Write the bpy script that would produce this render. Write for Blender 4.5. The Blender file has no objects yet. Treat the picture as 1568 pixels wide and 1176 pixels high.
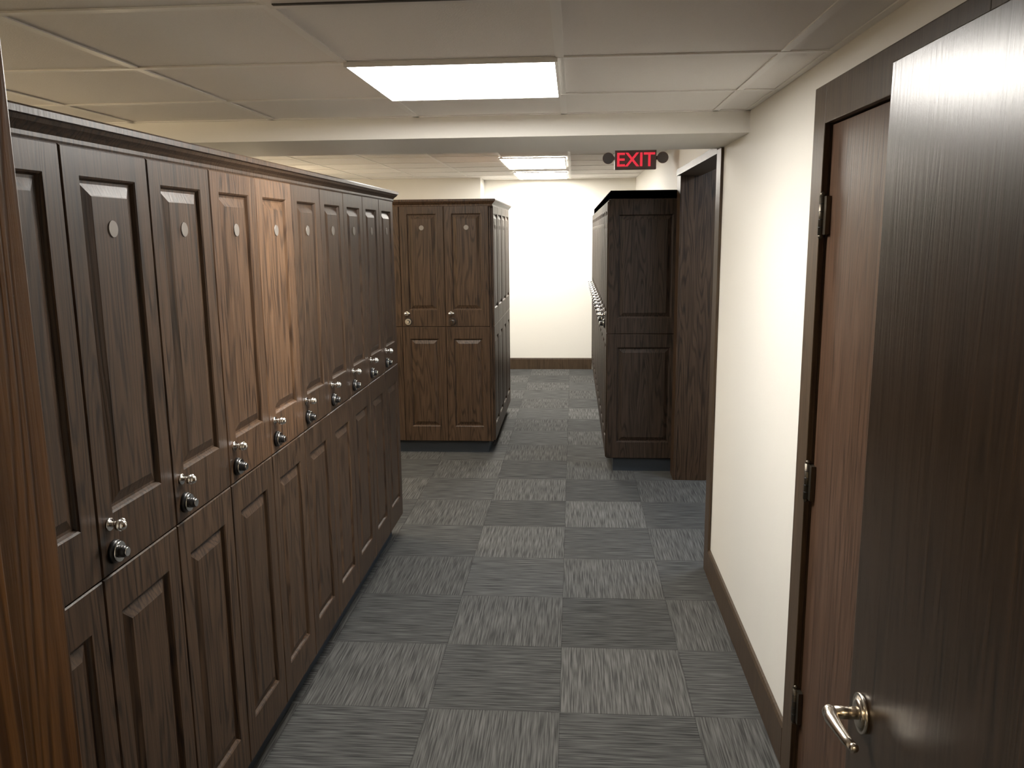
import bpy, bmesh, math, random
from mathutils import Vector, Matrix
random.seed(7)
sc = bpy.context.scene
sc.view_settings.view_transform = 'Standard'
sc.view_settings.look = 'None'
sc.view_settings.exposure = 0.50
sc.view_settings.gamma = 1.08

# ------------------------------------------------------------------ materials
def new_mat(name):
    m = bpy.data.materials.new(name); m.use_nodes = True
    nt = m.node_tree
    return m, nt, nt.nodes["Principled BSDF"]

def simple(name, col, rough=0.5, metal=0.0, emit=None, es=0.0, spec=0.5):
    m, nt, b = new_mat(name)
    b.inputs["Base Color"].default_value = (*col, 1)
    b.inputs["Roughness"].default_value = rough
    b.inputs["Metallic"].default_value = metal
    b.inputs["Specular IOR Level"].default_value = spec
    if emit:
        b.inputs["Emission Color"].default_value = (*emit, 1)
        b.inputs["Emission Strength"].default_value = es
    return m

def paint(name, col, rough=0.6, bump=0.05, scale=120, var=0.04):
    m, nt, b = new_mat(name)
    N = nt.nodes; L = nt.links
    tc = N.new("ShaderNodeTexCoord")
    n = N.new("ShaderNodeTexNoise"); n.inputs["Scale"].default_value = scale
    L.new(tc.outputs["Object"], n.inputs["Vector"])
    r = N.new("ShaderNodeValToRGB")
    r.color_ramp.elements[0].color = (*[c*(1-var) for c in col], 1)
    r.color_ramp.elements[1].color = (*[min(1, c*(1+var)) for c in col], 1)
    L.new(n.outputs["Fac"], r.inputs["Fac"]); L.new(r.outputs["Color"], b.inputs["Base Color"])
    bp = N.new("ShaderNodeBump"); bp.inputs["Strength"].default_value = bump; bp.inputs["Distance"].default_value = 0.002
    L.new(n.outputs["Fac"], bp.inputs["Height"]); L.new(bp.outputs["Normal"], b.inputs["Normal"])
    b.inputs["Roughness"].default_value = rough
    return m

def wood(name, dark, light, rough=0.40, fine=(70, 70, 2.2), rings=1.0, bump=0.35, ringscale=2.0, spec=0.24, var=0.07):
    m, nt, b = new_mat(name)
    N = nt.nodes; L = nt.links
    tc = N.new("ShaderNodeTexCoord"); oi = N.new("ShaderNodeObjectInfo")
    off = N.new("ShaderNodeVectorMath"); off.operation = 'MULTIPLY_ADD'
    comb = N.new("ShaderNodeCombineXYZ")
    for k in range(3): L.new(oi.outputs["Random"], comb.inputs[k])
    L.new(comb.outputs[0], off.inputs[0]); off.inputs[1].default_value = (9, 7, 13)
    L.new(tc.outputs["Object"], off.inputs[2])
    mp = N.new("ShaderNodeMapping"); mp.inputs["Scale"].default_value = fine
    L.new(off.outputs[0], mp.inputs["Vector"])
    n1 = N.new("ShaderNodeTexNoise"); n1.inputs["Scale"].default_value = 1.6; n1.inputs["Detail"].default_value = 6; n1.inputs["Roughness"].default_value = 0.65
    L.new(mp.outputs[0], n1.inputs["Vector"])
    mp2 = N.new("ShaderNodeMapping"); mp2.inputs["Scale"].default_value = (5.5, 5.5, 0.45)
    L.new(off.outputs[0], mp2.inputs["Vector"])
    n2 = N.new("ShaderNodeTexNoise"); n2.inputs["Scale"].default_value = ringscale; n2.inputs["Detail"].default_value = 1.5
    L.new(mp2.outputs[0], n2.inputs["Vector"])
    mul = N.new("ShaderNodeMath"); mul.operation = 'MULTIPLY'; mul.inputs[1].default_value = 95
    L.new(n2.outputs["Fac"], mul.inputs[0])
    sn = N.new("ShaderNodeMath"); sn.operation = 'SINE'; L.new(mul.outputs[0], sn.inputs[0])
    ring = N.new("ShaderNodeMapRange"); ring.inputs["From Min"].default_value = 0.1; ring.inputs["From Max"].default_value = 1
    ring.inputs["To Min"].default_value = 0; ring.inputs["To Max"].default_value = 0.22*rings
    L.new(sn.outputs[0], ring.inputs["Value"])
    sub = N.new("ShaderNodeMath"); sub.operation = 'SUBTRACT'
    L.new(n1.outputs["Fac"], sub.inputs[0]); L.new(ring.outputs[0], sub.inputs[1])
    r = N.new("ShaderNodeValToRGB")
    r.color_ramp.elements[0].position = 0.20; r.color_ramp.elements[0].color = (*dark, 1)
    r.color_ramp.elements[1].position = 0.62; r.color_ramp.elements[1].color = (*light, 1)
    L.new(sub.outputs[0], r.inputs["Fac"])
    hv = N.new("ShaderNodeHueSaturation")
    mr = N.new("ShaderNodeMapRange"); mr.inputs["To Min"].default_value = 1-var; mr.inputs["To Max"].default_value = 1+var
    L.new(oi.outputs["Random"], mr.inputs["Value"]); L.new(mr.outputs[0], hv.inputs["Value"])
    L.new(r.outputs["Color"], hv.inputs["Color"]); L.new(hv.outputs[0], b.inputs["Base Color"])
    bp = N.new("ShaderNodeBump"); bp.inputs["Strength"].default_value = bump; bp.inputs["Distance"].default_value = 0.0015
    L.new(sub.outputs[0], bp.inputs["Height"]); L.new(bp.outputs["Normal"], b.inputs["Normal"])
    b.inputs["Roughness"].default_value = rough; b.inputs["Specular IOR Level"].default_value = spec
    return m

def carpet():
    m, nt, b = new_mat("carpet_tile")
    N = nt.nodes; L = nt.links
    def math_(op, a=None, bb=None, v0=None, v1=None):
        n = N.new("ShaderNodeMath"); n.operation = op
        if a is not None: L.new(a, n.inputs[0])
        if v0 is not None: n.inputs[0].default_value = v0
        if bb is not None: L.new(bb, n.inputs[1])
        if v1 is not None: n.inputs[1].default_value = v1
        return n.outputs[0]
    geo = N.new("ShaderNodeNewGeometry")
    sp = N.new("ShaderNodeSeparateXYZ"); L.new(geo.outputs["Position"], sp.inputs[0])
    ux = math_('DIVIDE', math_('ADD', sp.outputs[0], v1=0.046), v1=0.5)
    uy = math_('DIVIDE', math_('ADD', sp.outputs[1], v1=-2.845), v1=0.5)
    ix = math_('FLOOR', ux); iy = math_('FLOOR', uy)
    par = math_('FLOORED_MODULO', math_('ADD', ix, iy), v1=2.0)
    cmb = N.new("ShaderNodeCombineXYZ"); L.new(ix, cmb.inputs[0]); L.new(iy, cmb.inputs[1])
    wn = N.new("ShaderNodeTexWhiteNoise"); wn.noise_dimensions = '2D'; L.new(cmb.outputs[0], wn.inputs["Vector"])
    def streak(sx, sy):
        mp = N.new("ShaderNodeMapping"); mp.inputs["Scale"].default_value = (sx, sy, 1)
        L.new(geo.outputs["Position"], mp.inputs["Vector"])
        n = N.new("ShaderNodeTexNoise"); n.inputs["Scale"].default_value = 1; n.inputs["Detail"].default_value = 2; n.inputs["Roughness"].default_value = 0.5
        L.new(mp.outputs[0], n.inputs["Vector"]); return n.outputs["Fac"]
    sv = streak(180, 6); sh = streak(6, 150)
    mix = N.new("ShaderNodeMix"); mix.data_type = 'FLOAT'
    L.new(par, mix.inputs[0]); L.new(sv, mix.inputs[2]); L.new(sh, mix.inputs[3])
    r = N.new("ShaderNodeValToRGB")
    r.color_ramp.elements[0].position = 0.34; r.color_ramp.elements[0].color = (0.032, 0.032, 0.031, 1)
    r.color_ramp.elements[1].position = 0.68; r.color_ramp.elements[1].color = (0.106, 0.106, 0.101, 1)
    L.new(mix.outputs[0], r.inputs["Fac"])
    r2 = N.new("ShaderNodeValToRGB")
    r2.color_ramp.elements[0].position = 0.36; r2.color_ramp.elements[0].color = (0.024, 0.0245, 0.024, 1)
    r2.color_ramp.elements[1].position = 0.68; r2.color_ramp.elements[1].color = (0.086, 0.087, 0.084, 1)
    L.new(mix.outputs[0], r2.inputs["Fac"])
    mc = N.new("ShaderNodeMix"); mc.data_type = 'RGBA'
    L.new(par, mc.inputs[0]); L.new(r.outputs[0], mc.inputs[6]); L.new(r2.outputs[0], mc.inputs[7])
    br = math_('MULTIPLY_ADD', wn.outputs["Value"], v1=0.34); br.node.inputs[2].default_value = 0.78
    fx = math_('FRACT', ux); fy = math_('FRACT', uy)
    ex = math_('MINIMUM', fx, math_('SUBTRACT', bb=fx, v0=1.0)); ey = math_('MINIMUM', fy, math_('SUBTRACT', bb=fy, v0=1.0))
    seam = math_('GREATER_THAN', math_('MINIMUM', ex, ey), v1=0.005)
    seamf = math_('MULTIPLY_ADD', seam, v1=0.30); seamf.node.inputs[2].default_value = 0.70
    tot = math_('MULTIPLY', br, seamf)
    fin = N.new("ShaderNodeVectorMath"); fin.operation = 'SCALE'
    L.new(mc.outputs[2], fin.inputs[0]); L.new(tot, fin.inputs["Scale"])
    L.new(fin.outputs[0], b.inputs["Base Color"])
    fib = N.new("ShaderNodeTexNoise"); fib.inputs["Scale"].default_value = 400
    L.new(geo.outputs["Position"], fib.inputs["Vector"])
    hsum = math_('ADD', mix.outputs[0], fib.outputs["Fac"])
    bp = N.new("ShaderNodeBump"); bp.inputs["Strength"].default_value = 0.35; bp.inputs["Distance"].default_value = 0.003
    L.new(hsum, bp.inputs["Height"]); L.new(bp.outputs["Normal"], b.inputs["Normal"])
    b.inputs["Roughness"].default_value = 0.95; b.inputs["Specular IOR Level"].default_value = 0.15
    return m

M = {}
M['wall'] = paint("wall_paint_cream", (0.80, 0.775, 0.71), 0.55, 0.04, 150, 0.015)
M['beam'] = paint("beam_paint", (0.84, 0.82, 0.77), 0.6, 0.04, 150, 0.015)
M['ceil'] = paint("ceiling_tile_mineral", (0.86, 0.83, 0.79), 0.9, 0.35, 260, 0.04)
M['grid'] = simple("ceiling_grid_metal", (0.88, 0.86, 0.82), 0.5)
M['carpet'] = carpet()
M['locker'] = wood("locker_oak_stained", (0.014, 0.0082, 0.0050), (0.062, 0.036, 0.0205))
M['locker_mid'] = wood("locker_oak_mid", (0.018, 0.0098, 0.0055), (0.082, 0.045, 0.0245))  # painted partial reflection on a left door; plain base tone on middle bank
M['locker_lit'] = wood("locker_oak_lit", (0.026, 0.013, 0.0065), (0.112, 0.060, 0.030), spec=0.4)  # locker oak brightened to paint reflected light onto one upper door
M['locker_dark'] = wood("locker_oak_dark", (0.011, 0.0075, 0.0052), (0.040, 0.026, 0.018), rough=0.55, spec=0.15)
M['trim'] = wood("trim_oak", (0.024, 0.0155, 0.009), (0.070, 0.046, 0.028), rings=0.5)
M['jamb'] = wood("jamb_oak", (0.060, 0.027, 0.010), (0.22, 0.110, 0.042), rings=1.2, rough=0.35)
M['slab'] = wood("door_veneer_dark", (0.012, 0.0078, 0.005), (0.050, 0.031, 0.019), rough=0.27, fine=(55, 55, 1.2), rings=0.5, bump=0.30, spec=0.42)
M['slab_red'] = wood("door_veneer_red", (0.026, 0.0135, 0.008), (0.092, 0.050, 0.030), rough=0.35, fine=(55, 55, 1.2), rings=0.6)
M['chrome'] = simple("polished_chrome", (0.93, 0.92, 0.90), 0.12, 1.0)
M['nickel'] = simple("satin_nickel", (0.66, 0.60, 0.52), 0.25, 1.0)
M['plate'] = simple("number_plate_metal", (0.17, 0.15, 0.13), 0.45, 0.3)
M['black'] = simple("black_plastic", (0.010, 0.010, 0.011), 0.3)
M['toe'] = simple("toe_kick_vinyl", (0.018, 0.024, 0.032), 0.5)
M['hinge'] = simple("hinge_bronze", (0.10, 0.085, 0.065), 0.35, 0.9)
M['light'] = simple("led_panel_lens", (0.9, 0.9, 0.9), 0.5, emit=(1.0, 0.95, 0.88), es=34)
M['light_far'] = simple("led_panel_lens_far", (0.9, 0.9, 0.9), 0.5, emit=(1.0, 0.95, 0.86), es=25)
M['light_warm'] = simple("led_panel_lens_warm", (0.9, 0.9, 0.9), 0.5, emit=(1.0, 0.76, 0.46), es=20)
M['light_cool'] = simple("led_panel_lens_cool", (0.9, 0.9, 0.9), 0.5, emit=(0.70, 0.83, 1.0), es=24)
M['fill_lamp'] = simple("fill_lamp_glow_warm", (0.9, 0.85, 0.7), 0.4, emit=(1.0, 0.78, 0.50), es=28)  # glow of the added lamps on the left wall
M['frame'] = simple("fixture_frame_white", (0.8, 0.78, 0.74), 0.4)
M['slot'] = simple("diffuser_slot_dark", (0.05, 0.045, 0.04), 0.7)
M['sign'] = simple("exit_sign_housing", (0.16, 0.12, 0.13), 0.4)
M['red'] = simple("exit_letter_red", (0.6, 0.01, 0.02), 0.4, emit=(1.0, 0.04, 0.07), es=0.45)
M['lens'] = simple("emergency_lamp_lens", (0.15, 0.15, 0.17), 0.15)

# ------------------------------------------------------------------ mesh tools
class MB:
    def __init__(s):
        s.bm = bmesh.new(); s.mats = []
    def mi(s, key):
        if key not in s.mats: s.mats.append(key)
        return s.mats.index(key)
    def box(s, x0, x1, y0, y1, z0, z1, key, bevel=0):
        xs = sorted((x0, x1)); ys = sorted((y0, y1)); zs = sorted((z0, z1))
        v = [s.bm.verts.new((x, y, z)) for x in xs for y in ys for z in zs]
        idx = [(0, 1, 3, 2), (4, 6, 7, 5), (0, 4, 5, 1), (2, 3, 7, 6), (0, 2, 6, 4), (1, 5, 7, 3)]
        m = s.mi(key)
        fs = [s.bm.faces.new([v[i] for i in f]) for f in idx]
        for f in fs: f.material_index = m
        if bevel:
            es = list({e for f in fs for e in f.edges})
            r = bmesh.ops.bevel(s.bm, geom=es, offset=bevel, segments=2, affect='EDGES', profile=0.6)
            for f in r['faces']: f.material_index = m
    def cyl(s, p0, p1, r0, key, r1=None, seg=20, smooth=True):
        p0 = Vector(p0); p1 = Vector(p1); r1 = r0 if r1 is None else r1
        d = (p1-p0).normalized(); a = d.orthogonal().normalized(); b = d.cross(a)
        m = s.mi(key)
        A = [s.bm.verts.new(p0+(a*math.cos(t)+b*math.sin(t))*r0) for t in [2*math.pi*i/seg for i in range(seg)]]
        B = [s.bm.verts.new(p1+(a*math.cos(t)+b*math.sin(t))*r1) for t in [2*math.pi*i/seg for i in range(seg)]]
        for i in range(seg):
            f = s.bm.faces.new((A[i], A[(i+1) % seg], B[(i+1) % seg], B[i])); f.material_index = m; f.smooth = smooth
        f = s.bm.faces.new(A[::-1]); f.material_index = m
        f = s.bm.faces.new(B); f.material_index = m
    def ball(s, c, r, key, scale=(1, 1, 1)):
        m = s.mi(key)
        mat = Matrix.Translation(c) @ Matrix.Diagonal((*scale, 1))
        res = bmesh.ops.create_uvsphere(s.bm, u_segments=16, v_segments=10, radius=r, matrix=mat)
        for f in {f for v in res['verts'] for f in v.link_faces}: f.material_index = m; f.smooth = True
    def tube(s, pts, r, key, seg=14):
        pts = [Vector(p) for p in pts]; m = s.mi(key); rings = []
        rr = r if isinstance(r, (list, tuple)) else [r]*len(pts)
        for i, p in enumerate(pts):
            d = (pts[min(i+1, len(pts)-1)]-pts[max(i-1, 0)]).normalized()
            up = Vector((0, 0, 1)); a = d.cross(up)
            if a.length < 1e-3: a = Vector((1, 0, 0))
            a.normalize(); b = d.cross(a)
            rings.append([s.bm.verts.new(p+(a*math.cos(t)+b*math.sin(t))*rr[i]) for t in [2*math.pi*k/seg for k in range(seg)]])
        for A, B in zip(rings, rings[1:]):
            for i in range(seg):
                f = s.bm.faces.new((A[i], A[(i+1) % seg], B[(i+1) % seg], B[i])); f.material_index = m; f.smooth = True
        for R in (rings[0], rings[-1]):
            f = s.bm.faces.new(R); f.material_index = m
    def rings(s, O, U, V, W, rects, key):
        m = s.mi(key); prev = None
        for k, (u0, u1, v0, v1, w) in enumerate(rects):
            cur = [s.bm.verts.new(O+U*u+V*v+W*w) for u, v in ((u0, v0), (u1, v0), (u1, v1), (u0, v1))]
            if prev is None:
                f = s.bm.faces.new(cur[::-1]); f.material_index = m
            else:
                for i in range(4):
                    f = s.bm.faces.new((prev[i], prev[(i+1) % 4], cur[(i+1) % 4], cur[i])); f.material_index = m
            prev = cur
        f = s.bm.faces.new(prev); f.material_index = m
    def sweep(s, path, prof, key, side=1):
        m = s.mi(key); P = [Vector((*p, 0)) for p in path]
        nrm = []
        for a, b in zip(P, P[1:]):
            d = (b-a).normalized(); nrm.append(Vector((d.y, -d.x, 0))*side)
        ringsv = []
        for i, p in enumerate(P):
            if i == 0: o = nrm[0]
            elif i == len(P)-1: o = nrm[-1]
            else:
                o = nrm[i-1]+nrm[i]; o = o/ (o.length_squared/2)
            ringsv.append([s.bm.verts.new(p+o*q[0]+Vector((0, 0, q[1]))) for q in prof])
        n = len(prof)
        for A, B in zip(ringsv, ringsv[1:]):
            for i in range(n):
                f = s.bm.faces.new((A[i], A[(i+1) % n], B[(i+1) % n], B[i])); f.material_index = m
        for R in (ringsv[0], ringsv[-1]):
            f = s.bm.faces.new(R); f.material_index = m
    def obj(s, name, parent=None):
        bmesh.ops.recalc_face_normals(s.bm, faces=s.bm.faces)
        me = bpy.data.meshes.new(name); s.bm.to_mesh(me); s.bm.free()
        for k in s.mats: me.materials.append(M[k])
        o = bpy.data.objects.new(name, me); sc.collection.objects.link(o)
        if parent: o.parent = parent
        return o

def empty(name, loc=(0, 0, 0)):
    e = bpy.data.objects.new(name, None); e.empty_display_size = 0.1
    sc.collection.objects.link(e); return e

def boxobj(name, *a, parent=None, **k):
    b = MB(); b.box(*a, **k); return b.obj(name, parent)

# ------------------------------------------------------------------ dimensions
RW = 0.712          # right wall face
ZN, ZB, ZF = 2.252, 2.163, 2.448
YB0, YB1 = 3.556, 4.216
YFAR = 10.85
XL = -3.4

# ------------------------------------------------------------------ shell
boxobj("floor", XL-0.1, 3.2, -3.0, YFAR+0.1, -0.1, 0.0, 'carpet')
boxobj("wall_left", XL-0.1, XL, 0.50, YFAR, 0, 2.6, 'wall')
boxobj("wall_back", XL, 1.0, YFAR, YFAR+0.1, 0, 2.6, 'wall')
b = MB()
b.box(XL, -0.475, 0.50, 0.65, 0, 2.6, 'wall')
b.box(-0.475, 0.585, 0.50, 0.65, 2.09, 2.6, 'wall')
b.box(0.585, 0.86, 0.50, 0.65, 0, 2.6, 'wall')
b.obj("wall_front")
D0, D1, DT = 1.53, 2.449, 2.06
O0, O1 = 4.25, 5.86
b = MB()
b.box(RW, RW+0.15, 0.65, D0-0.02, 0, 2.6, 'wall')
b.box(RW, RW+0.15, D0-0.02, D1+0.02, DT+0.02, 2.6, 'wall')
b.box(RW, RW+0.15, D1+0.02, O0, 0, 2.6, 'wall')
b.box(RW, RW+0.15, O0, O1, ZB+0.02, 2.6, 'wall')
b.box(0.745, 1.15, O1+0.02, 6.035, 0, 2.6, 'wall')
b.box(0.785, 0.95, 6.035, YFAR, 0, 2.6, 'wall')
b.obj("wall_right")
b = MB()
b.box(3.1, 3.2, 3.0, 7.2, 0, 2.6, 'wall'); b.box(RW+0.15, 3.1, 3.0, 3.1, 0, 2.6, 'wall'); b.box(1.15, 3.1, 5.9, 6.0, 0, 2.6, 'wall')
b.obj("wall_side")
b = MB()
b.box(-2.0, -1.9, -2.9, 0.50, 0, 2.6, 'wall'); b.box(1.9, 2.0, -2.9, 0.50, 0, 2.6, 'wall'); b.box(-2.0, 2.0, -3.0, -2.9, 0, 2.6, 'wall')
b.box(0.86, 1.9, 0.40, 0.50, 0, 2.6, 'wall')
b.obj("wall_vestibule")
boxobj("wall_return", XL, -1.14, 10.4, YFAR, 0, 2.6, 'beam')

boxobj("ceiling", XL, RW, 0.65, YB0, ZN, ZN+0.1, 'ceil')
boxobj("ceiling", XL, 0.79, YB1, YFAR, ZF, ZF+0.1, 'ceil')
boxobj("ceiling", -1.9, 1.9, -2.9, 0.50, 2.40, 2.5, 'ceil')
boxobj("ceiling", RW+0.15, 3.1, 3.1, 5.9, 2.40, 2.5, 'ceil')
boxobj("ceiling_beam", XL, RW, YB0, YB1, ZB, 2.6, 'beam')

# ceiling grid (T-bars)
b = MB()
t = 0.012; g = 0.004
gx = [-0.040+0.612*k for k in range(-5, 2)]
gy = [1.22, 1.83, 2.44, 3.06]
for x in gx: b.box(x-t, x+t, 0.66, YB0-0.001, ZN-g, ZN-0.0005, 'grid')
for y in gy: b.box(XL+0.01, RW-0.001, y-t, y+t, ZN-g-0.001, ZN-0.0005, 'grid')
b.box(RW-0.022, RW-0.001, 0.66, YB0-0.001, ZN-g, ZN-0.0005, 'grid')
b.box(XL+0.01, RW-0.001, YB0-0.022, YB0-0.001, ZN-g, ZN-0.0005, 'grid')
b.obj("ceiling_grid")
b = MB()
for x in gx[:-1]: b.box(x-t, x+t, YB1+0.001, YFAR-0.01, ZF-g, ZF-0.0005, 'grid')
for k in range(11):
    y = 4.5+0.61*k; b.box(XL+0.01, 0.78, y-t, y+t, ZF-g-0.001, ZF-0.0005, 'grid')
b.obj("ceiling_grid")

def panel_light(x0, x1, y0, y1, z, key, f=0.012):
    e = empty("ceiling_light_panel")
    b = MB()
    b.box(x0, x1, y0, y0+f, z-0.012, z-0.0005, 'frame'); b.box(x0, x1, y1-f, y1, z-0.012, z-0.0005, 'frame')
    b.box(x0, x0+f, y0+f, y1-f, z-0.012, z-0.0005, 'frame'); b.box(x1-f, x1, y0+f, y1-f, z-0.012, z-0.0005, 'frame')
    b.obj("fixture_frame", e)
    b = MB(); b.box(x0+f, x1-f, y0+f, y1-f, z-0.009, z-0.0005, key); b.obj("lens", e)
panel_light(-0.650, -0.046, 2.425, 3.045, ZN-0.004, 'light', f=0.008)
panel_light(-0.68, -0.07, 7.70, 8.95, ZF-0.004, 'light_far')
panel_light(-0.68, -0.07, 9.50, 10.62, ZF-0.004, 'light_far')
panel_light(-1.29, -0.68, 4.75, 5.35, ZF-0.004, 'light_far')
panel_light(-2.6, -2.0, 5.2, 5.8, ZF-0.004, 'light_warm')
panel_light(-0.3, 0.3, -1.2, -0.6, 2.396, 'light_warm')
panel_light(1.3, 1.9, 4.7, 5.3, 2.396, 'light_cool')

def fill_lamp(y):  # unseen lamp added behind the left lockers to brighten the ceiling
    e = empty("ceiling_fill_lamp")
    b = MB()
    b.box(XL, XL+0.02, y-0.06, y+0.06, 1.60, 1.86, 'nickel', bevel=0.004)
    b.cyl((XL+0.02, y, 1.73), (XL+0.07, y, 1.73), 0.015, 'nickel'); b.obj("backplate", e)
    b = MB(); b.cyl((XL+0.10, y, 1.62), (XL+0.10, y, 1.90), 0.055, 'fill_lamp', r1=0.075, seg=24); b.obj("shade", e)
fill_lamp(1.5); fill_lamp(3.0); fill_lamp(6.2); fill_lamp(8.6)

# slot diffuser
e = empty("air_diffuser")
b = MB()
b.box(-0.637, -0.058, 1.24, 1.815, ZN-0.014, ZN-0.005, 'frame')
for k in range(3):
    b.box(-0.62, -0.075, 1.775-0.05*k, 1.785-0.05*k, ZN-0.0165, ZN-0.014, 'slot')
b.obj("diffuser_plate", e)

# ------------------------------------------------------------------ trim
bprof = [(0, 0.0), (0.014, 0.0), (0.014, 0.135), (0.009, 0.148), (0, 0.15)]
b = MB(); b.sweep([(RW, D1+0.125), (RW, 4.13)], bprof, 'trim', side=-1); b.obj("baseboard_right")
b = MB(); b.sweep([(RW, 0.66), (RW, D0-0.115)], bprof, 'trim', side=-1); b.obj("baseboard_right_near")
b = MB(); b.sweep([(-1.14, YFAR), (0.245, YFAR)], bprof, 'trim', side=1); b.obj("baseboard_back")
b = MB(); b.sweep([(XL, 0.66), (XL, 10.4)], bprof, 'trim', side=1); b.obj("baseboard_left")

def casing_right(y0, y1, top, w, key='trim'):
    b = MB(); th = 0.018
    b.box(RW-th, RW, y0-w, y0, 0, top+w, key, bevel=0.003)
    b.box(RW-th, RW, y1, y1+w, 0, top+w, key, bevel=0.003)
    b.box(RW-th, RW, y0, y1, top, top+w, key, bevel=0.003)
    return b
b = casing_right(D0, D1, DT, 0.108)
b.box(RW, RW+0.15, D1, D1+0.02, 0, DT, 'trim'); b.box(RW, RW+0.15, D0-0.02, D0, 0, DT, 'trim'); b.box(RW, RW+0.15, D0-0.02, D1+0.02, DT, DT+0.02, 'trim')
b.obj("trim_1")
b = MB()
b.box(RW-0.014, RW, 4.13, O0, 0, ZB-0.002, 'trim', bevel=0.002)
b.box(RW, RW+0.15, O0, O0+0.02, 0, ZB-0.012, 'trim')
b.box(RW-0.014, RW+0.15, O0, O1, ZB-0.02, ZB+0.02, 'trim')
b.box(0.74, 1.15, O1, O1+0.02, 0, 2.39, 'locker')
b.box(0.725, 0.745, O1-0.002, 6.04, 0, ZB+0.04, 'locker', bevel=0.002)
b.obj("trim_2")
b = MB()
b.box(-0.475, -0.443, 0.485, 0.65, 0, 2.09, 'jamb', bevel=0.002)
b.box(-0.443, -0.430, 0.485, 0.565, 0, 2.075, 'jamb', bevel=0.002)
b.box(0.555, 0.585, 0.485, 0.65, 0, 2.09, 'jamb')
b.box(-0.475, 0.585, 0.485, 0.65, 2.06, 2.09, 'jamb')
b.obj("trim_3")

# ------------------------------------------------------------------ doors
e = empty("door_1")
b = MB(); b.box(RW+0.004, RW+0.048, D0+0.004, D1-0.004, 0.01, DT-0.004, 'slab_red', bevel=0.002); b.obj("leaf", e)
b = MB()
for z in (0.30, 1.03, 1.81):
    b.cyl((RW-0.012, D1+0.001, z-0.055), (RW-0.012, D1+0.001, z+0.055), 0.009, 'hinge', seg=14)
    for q in (-0.033, -0.011, 0.011, 0.033):
        b.cyl((RW-0.012, D1+0.001, z+q-0.001), (RW-0.012, D1+0.001, z+q+0.001), 0.0096, 'black', seg=14)
    b.ball((RW-0.012, D1+0.001, z+0.058), 0.008, 'hinge'); b.ball((RW-0.012, D1+0.001, z-0.058), 0.008, 'hinge')
    b.box(RW-0.010, RW+0.003, D1-0.03, D1+0.003, z-0.053, z+0.053, 'hinge')
b.obj("hinges", e)

e = empty("door_2")
DX, DE = 0.504, 1.425
b = MB(); b.box(DX, DX+0.044, 0.545, DE, 0.012, 2.03, 'slab', bevel=0.002); b.obj("leaf", e)
b = MB()
hy, hz = DE-0.070, 0.943
for sgn, x in ((-1, DX), (1, DX+0.044)):
    b.cyl((x, hy, hz), (x+sgn*0.007, hy, hz), 0.034, 'nickel', seg=32)
    b.cyl((x+sgn*0.007, hy, hz), (x+sgn*0.012, hy, hz), 0.030, 'nickel', r1=0.017, seg=32)
    b.cyl((x+sgn*0.010, hy, hz), (x+sgn*0.052, hy, hz), 0.011, 'nickel')
    X = x+sgn*0.056
    pts = [(x+sgn*0.049, hy+0.004, hz), (X, hy-0.002, hz), (X+sgn*0.003, hy-0.02, hz), (X, hy-0.05, hz-0.001), (X-sgn*0.004, hy-0.08, hz-0.002), (X-sgn*0.008, hy-0.10, hz-0.001)]
    b.tube(pts, [0.010, 0.013, 0.012, 0.010, 0.009, 0.008], 'nickel')
    b.ball((X-sgn*0.008, hy-0.10, hz-0.001), 0.0082, 'nickel')
    b.ball((X, hy, hz), 0.0132, 'nickel')
b.box(DX+0.008, DX+0.036, DE-0.001, DE+0.0015, hz-0.03, hz+0.03, 'nickel')
b.obj("lever_handle", e)
b = MB()
for z in (0.30, 1.03, 1.81):
    b.cyl((DX+0.055, 0.545, z-0.05), (DX+0.055, 0.545, z+0.05), 0.008, 'hinge', seg=14)
b.obj("hinges", e)

# ------------------------------------------------------------------ lockers
def leaf(b, O, U, W, u0, u1, z0, z1, p0, p1, key, th=0.02, stile=0.062):
    V = Vector((0, 0, 1)); c = 0.003
    a, d = u0+stile, u1-stile
    R = [(u0, u1, z0, z1, 0), (u0, u1, z0, z1, th-c), (u0+c, u1-c, z0+c, z1-c, th),
         (a-.004, d+.004, p0-.004, p1+.004, th), (a, d, p0, p1, th-.003), (a+.004, d-.004, p0+.004, p1-.004, th-.011),
         (a+.010, d-.010, p0+.010, p1-.010, th-.0115), (a+.034, d-.034, p0+.034, p1-.034, th-.002), (a+.036, d-.036, p0+.036, p1-.036, th-.001)]
    b.rings(O, U, V, W, R, key)

def hardware(O, U, W, u, z, parent, k, s=1.0):
    P = O+U*u; th = 0.02
    b = MB()
    q = P+W*th+Vector((0, 0, z+0.062))-U*0.010
    b.cyl(q, q+W*0.004, 0.014*s, 'chrome'); b.cyl(q+W*0.004, q+W*0.024, 0.0065*s, 'chrome')
    b.cyl(q+W*0.020-U*0.004, q+W*0.030*s-U*0.004, 0.011*s, 'chrome', r1=0.013*s); b.ball(q+W*0.031*s-U*0.004, 0.0118*s, 'chrome')
    b.tube([q+W*0.010, q+W*0.014+U*0.012, q+W*0.018+U*0.022], [0.006, 0.006, 0.005], 'chrome'); b.ball(q+W*0.018+U*0.022, 0.0075*s, 'chrome')
    b.obj("pull_%d" % k, parent)
    b = MB()
    q = P+W*th+Vector((0, 0, z-0.004))
    b.cyl(q, q+W*0.010, 0.027*s, 'black', r1=0.025*s, seg=28); b.cyl(q+W*0.010, q+W*0.015, 0.0225*s, 'chrome', seg=28)
    b.cyl(q+W*0.015, q+W*0.028*s, 0.014*s, 'black', r1=0.0125*s, seg=24); b.cyl(q+W*0.028*s, q+W*0.032*s, 0.010*s, 'chrome', seg=20)
    b.obj("lock_%d" % k, parent)

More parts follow.
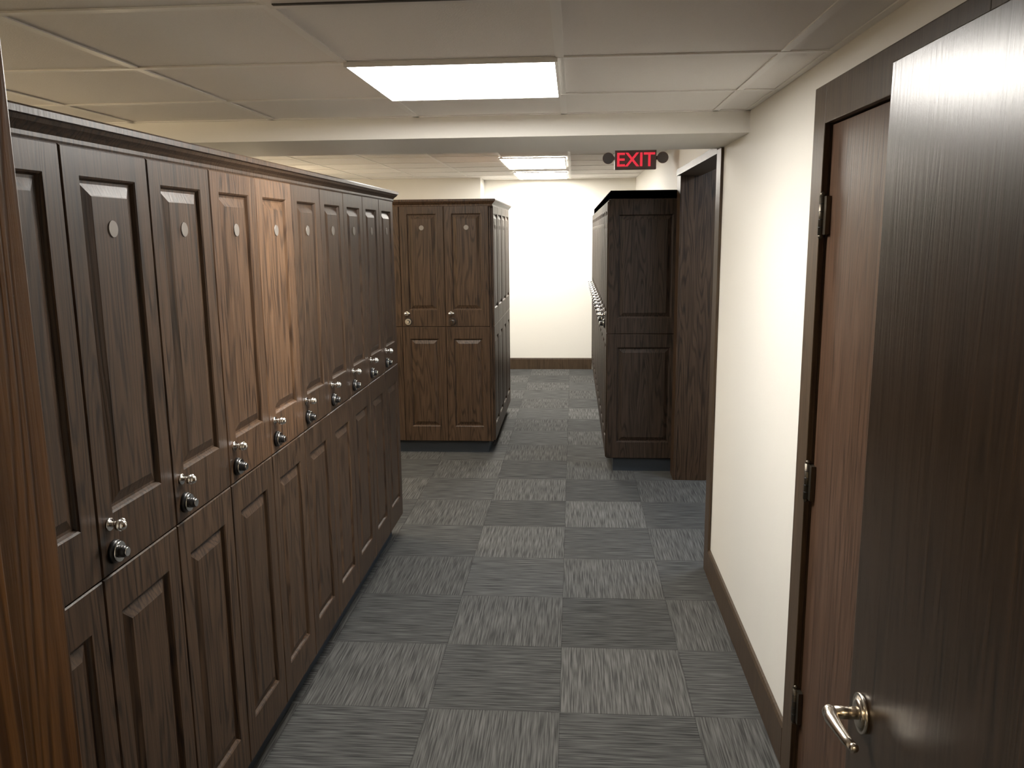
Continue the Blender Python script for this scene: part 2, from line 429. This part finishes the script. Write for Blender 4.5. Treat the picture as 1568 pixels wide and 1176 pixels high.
def plate(O, U, W, u, z, parent, k):
    b = MB(); q = O+U*u+W*0.0185+Vector((0, 0, z))
    b.cyl(q, q+W*0.003, 0.019, 'plate', r1=0.018, seg=28); b.obj("number_plate_%d" % k, parent)

crown = lambda top: [(0, top-0.058), (0.003, top-0.058), (0.006, top-0.050), (0.006, top-0.042), (0.012, top-0.034), (0.022, top-0.026), (0.026, top-0.018), (0.032, top-0.016), (0.032, top-0.004), (0.029, top), (0, top)]

def doors(e, O, U, W, n, w, zs, keys, start=0, lockers=True, plates=True, margin=0.0018, lowkeys=None, hs=1.0):
    zb, zm, zt = zs
    for k in range(n):
        key = keys[k] if isinstance(keys, (list, tuple)) else keys
        lk = lowkeys if lowkeys else key
        u0, u1 = k*w+margin, (k+1)*w-margin
        b = MB()
        leaf(b, O, U, W, u0, u1, zm+0.0015, zt, zm+0.135, zt-0.062, key)
        b.obj("upper_door_%d" % (k+start), e)
        b = MB()
        leaf(b, O, U, W, u0, u1, zb, zm-0.0015, zb+0.125, zm-0.10, lk)
        b.obj("lower_door_%d" % (k+start), e)
        if lockers: hardware(O, U, W, u0+0.05, 1.09, e, k+start, hs)
        if plates: plate(O, U, W, (u0+u1)/2, zt-0.165, e, k+start)

X_, Y_, Z_ = Vector((1, 0, 0)), Vector((0, 1, 0)), Vector((0, 0, 1))

# left bank
e = empty("locker_bank")
TL = 2.007; y0 = 4.681-0.3404*11
b = MB(); b.box(-1.62, -1.03, y0, 4.70, 0.125, TL-0.003, 'locker')
b.obj("carcass", e)
b = MB(); b.box(-1.56, -1.075, y0, 4.65, 0, 0.125, 'toe'); b.obj("toe_kick", e)
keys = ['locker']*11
keys[4] = 'locker_mid'; keys[5] = 'locker_lit'  # reflected light painted into the wood colour of these upper doors
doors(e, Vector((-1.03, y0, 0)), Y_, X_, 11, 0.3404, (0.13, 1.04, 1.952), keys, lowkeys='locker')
b = MB(); b.sweep([(-1.03, y0), (-1.03, 4.70), (-1.62, 4.70)], [(o+(0.012 if o > 0 else 0), z) for o, z in crown(TL)], 'locker', side=1); b.obj("crown_moulding", e)
b = MB()
for (za, zb_, pa, pb) in ((0.13, 1.04, 0.255, 0.94), (1.043, 1.95, 1.18, 1.89)):
    leaf(b, Vector((-1.03, 4.70, 0)), -X_, Y_, 0.0, 0.59, za, zb_, pa, pb, 'locker', th=0.012)
b.obj("end_panel", e)

# middle bank
e = empty("locker_bank")
TM = 2.036
mx, my = -0.645, 6.54
b = MB(); b.box(-2.1, mx, my, 8.19, 0.105, TM-0.003, 'locker_mid'); b.obj("carcass", e)
b = MB(); b.box(-2.05, mx-0.04, my+0.05, 8.15, 0, 0.105, 'toe'); b.obj("toe_kick", e)
w = 0.352
doors(e, Vector((mx+0.0-w*4-0.012, my, 0)), X_, -Y_, 4, w, (0.11, 1.045, 1.985), 'locker', hs=1.1)
doors(e, Vector((mx, my+0.02, 0)), Y_, X_, 4, 0.40, (0.11, 1.045, 1.985), 'locker', start=10, lockers=False)
b = MB(); b.sweep([(-2.1, my), (mx, my), (mx, 8.19)], [(o+(0.012 if o > 0 else 0), z) for o, z in crown(TM)], 'locker_mid', side=1); b.obj("crown_moulding", e)

# right bank
e = empty("locker_bank")
TR = 2.062
rx, ry = 0.262, 6.06
b = MB(); b.box(rx, 0.78, ry, YFAR-0.01, 0.105, TR-0.003, 'locker_dark'); b.obj("carcass", e)
b = MB(); b.box(rx+0.04, 0.78, ry+0.03, YFAR-0.02, 0, 0.105, 'toe'); b.obj("toe_kick", e)
n = 14; w = (YFAR-0.02-ry)/n
doors(e, Vector((rx, YFAR-0.01, 0)), -Y_, -X_, n, w, (0.11, 1.045, 1.985), 'locker_dark', hs=1.35)
b = MB(); b.sweep([(rx, YFAR-0.01), (rx, ry), (0.78, ry)], [(o+(0.012 if o > 0 else 0), z) for o, z in crown(TR)], 'locker_dark', side=-1); b.obj("crown_moulding", e)
b = MB()
for (za, zb_, pa, pb) in ((0.11, 1.04, 0.235, 0.94), (1.043, 2.0, 1.16, 1.89)):
    leaf(b, Vector((rx-0.012, ry, 0)), X_, -Y_, 0.0, 0.527, za, zb_, pa, pb, 'locker_dark', th=0.014, stile=0.075)
b.obj("end_panel", e)

# ------------------------------------------------------------------ exit sign
e = empty("exit_sign")
sx, sy = 0.49, 6.86
s0 = 2.262
b = MB(); b.box(sx-0.165, sx+0.165, sy, sy+0.05, s0, s0+0.17, 'sign', bevel=0.008)
b.box(sx-0.05, sx+0.05, sy+0.005, sy+0.045, s0+0.16, ZF-0.006, 'sign'); b.obj("housing", e)
fc = bpy.data.curves.new("letters", 'FONT'); fc.body = "EXIT"; fc.size = 0.150; fc.align_x = 'CENTER'; fc.extrude = 0.002; fc.offset = 0.002
fo = bpy.data.objects.new("letters", fc); sc.collection.objects.link(fo)
fo.location = (sx, sy-0.003, s0+0.026); fo.rotation_euler = (math.radians(90), 0, 0); fo.parent = e
fc.materials.append(M['red'])
b = MB()
for s_ in (-1, 1):
    hx = sx+s_*0.215
    b.cyl((hx, sy+0.045, s0+0.09), (hx, sy+0.005, s0+0.09), 0.035, 'sign', r1=0.045, seg=24)
    b.cyl((hx, sy+0.005, s0+0.09), (hx, sy+0.002, s0+0.09), 0.039, 'lens', seg=24)
    b.cyl((sx+s_*0.15, sy+0.03, s0+0.09), (hx, sy+0.03, s0+0.09), 0.014, 'sign')
b.obj("lamp_heads", e)

# ------------------------------------------------------------------ world + camera
w_ = bpy.data.worlds.new("World"); sc.world = w_; w_.use_nodes = True
w_.node_tree.nodes["Background"].inputs[0].default_value = (0.5, 0.45, 0.4, 1)
w_.node_tree.nodes["Background"].inputs[1].default_value = 0.1

cam = bpy.data.cameras.new("camera"); co = bpy.data.objects.new("camera", cam); sc.collection.objects.link(co)
cam.sensor_width = 36; cam.lens = 36*1270/1568; cam.clip_start = 0.02
co.matrix_world = Matrix.Translation((0, 0, 1.768)) @ Matrix.Rotation(math.radians(4.27), 4, 'Z') @ Matrix.Rotation(math.radians(90-10.27), 4, 'X') @ Matrix.Rotation(-0.01, 4, 'Z')
sc.camera = co
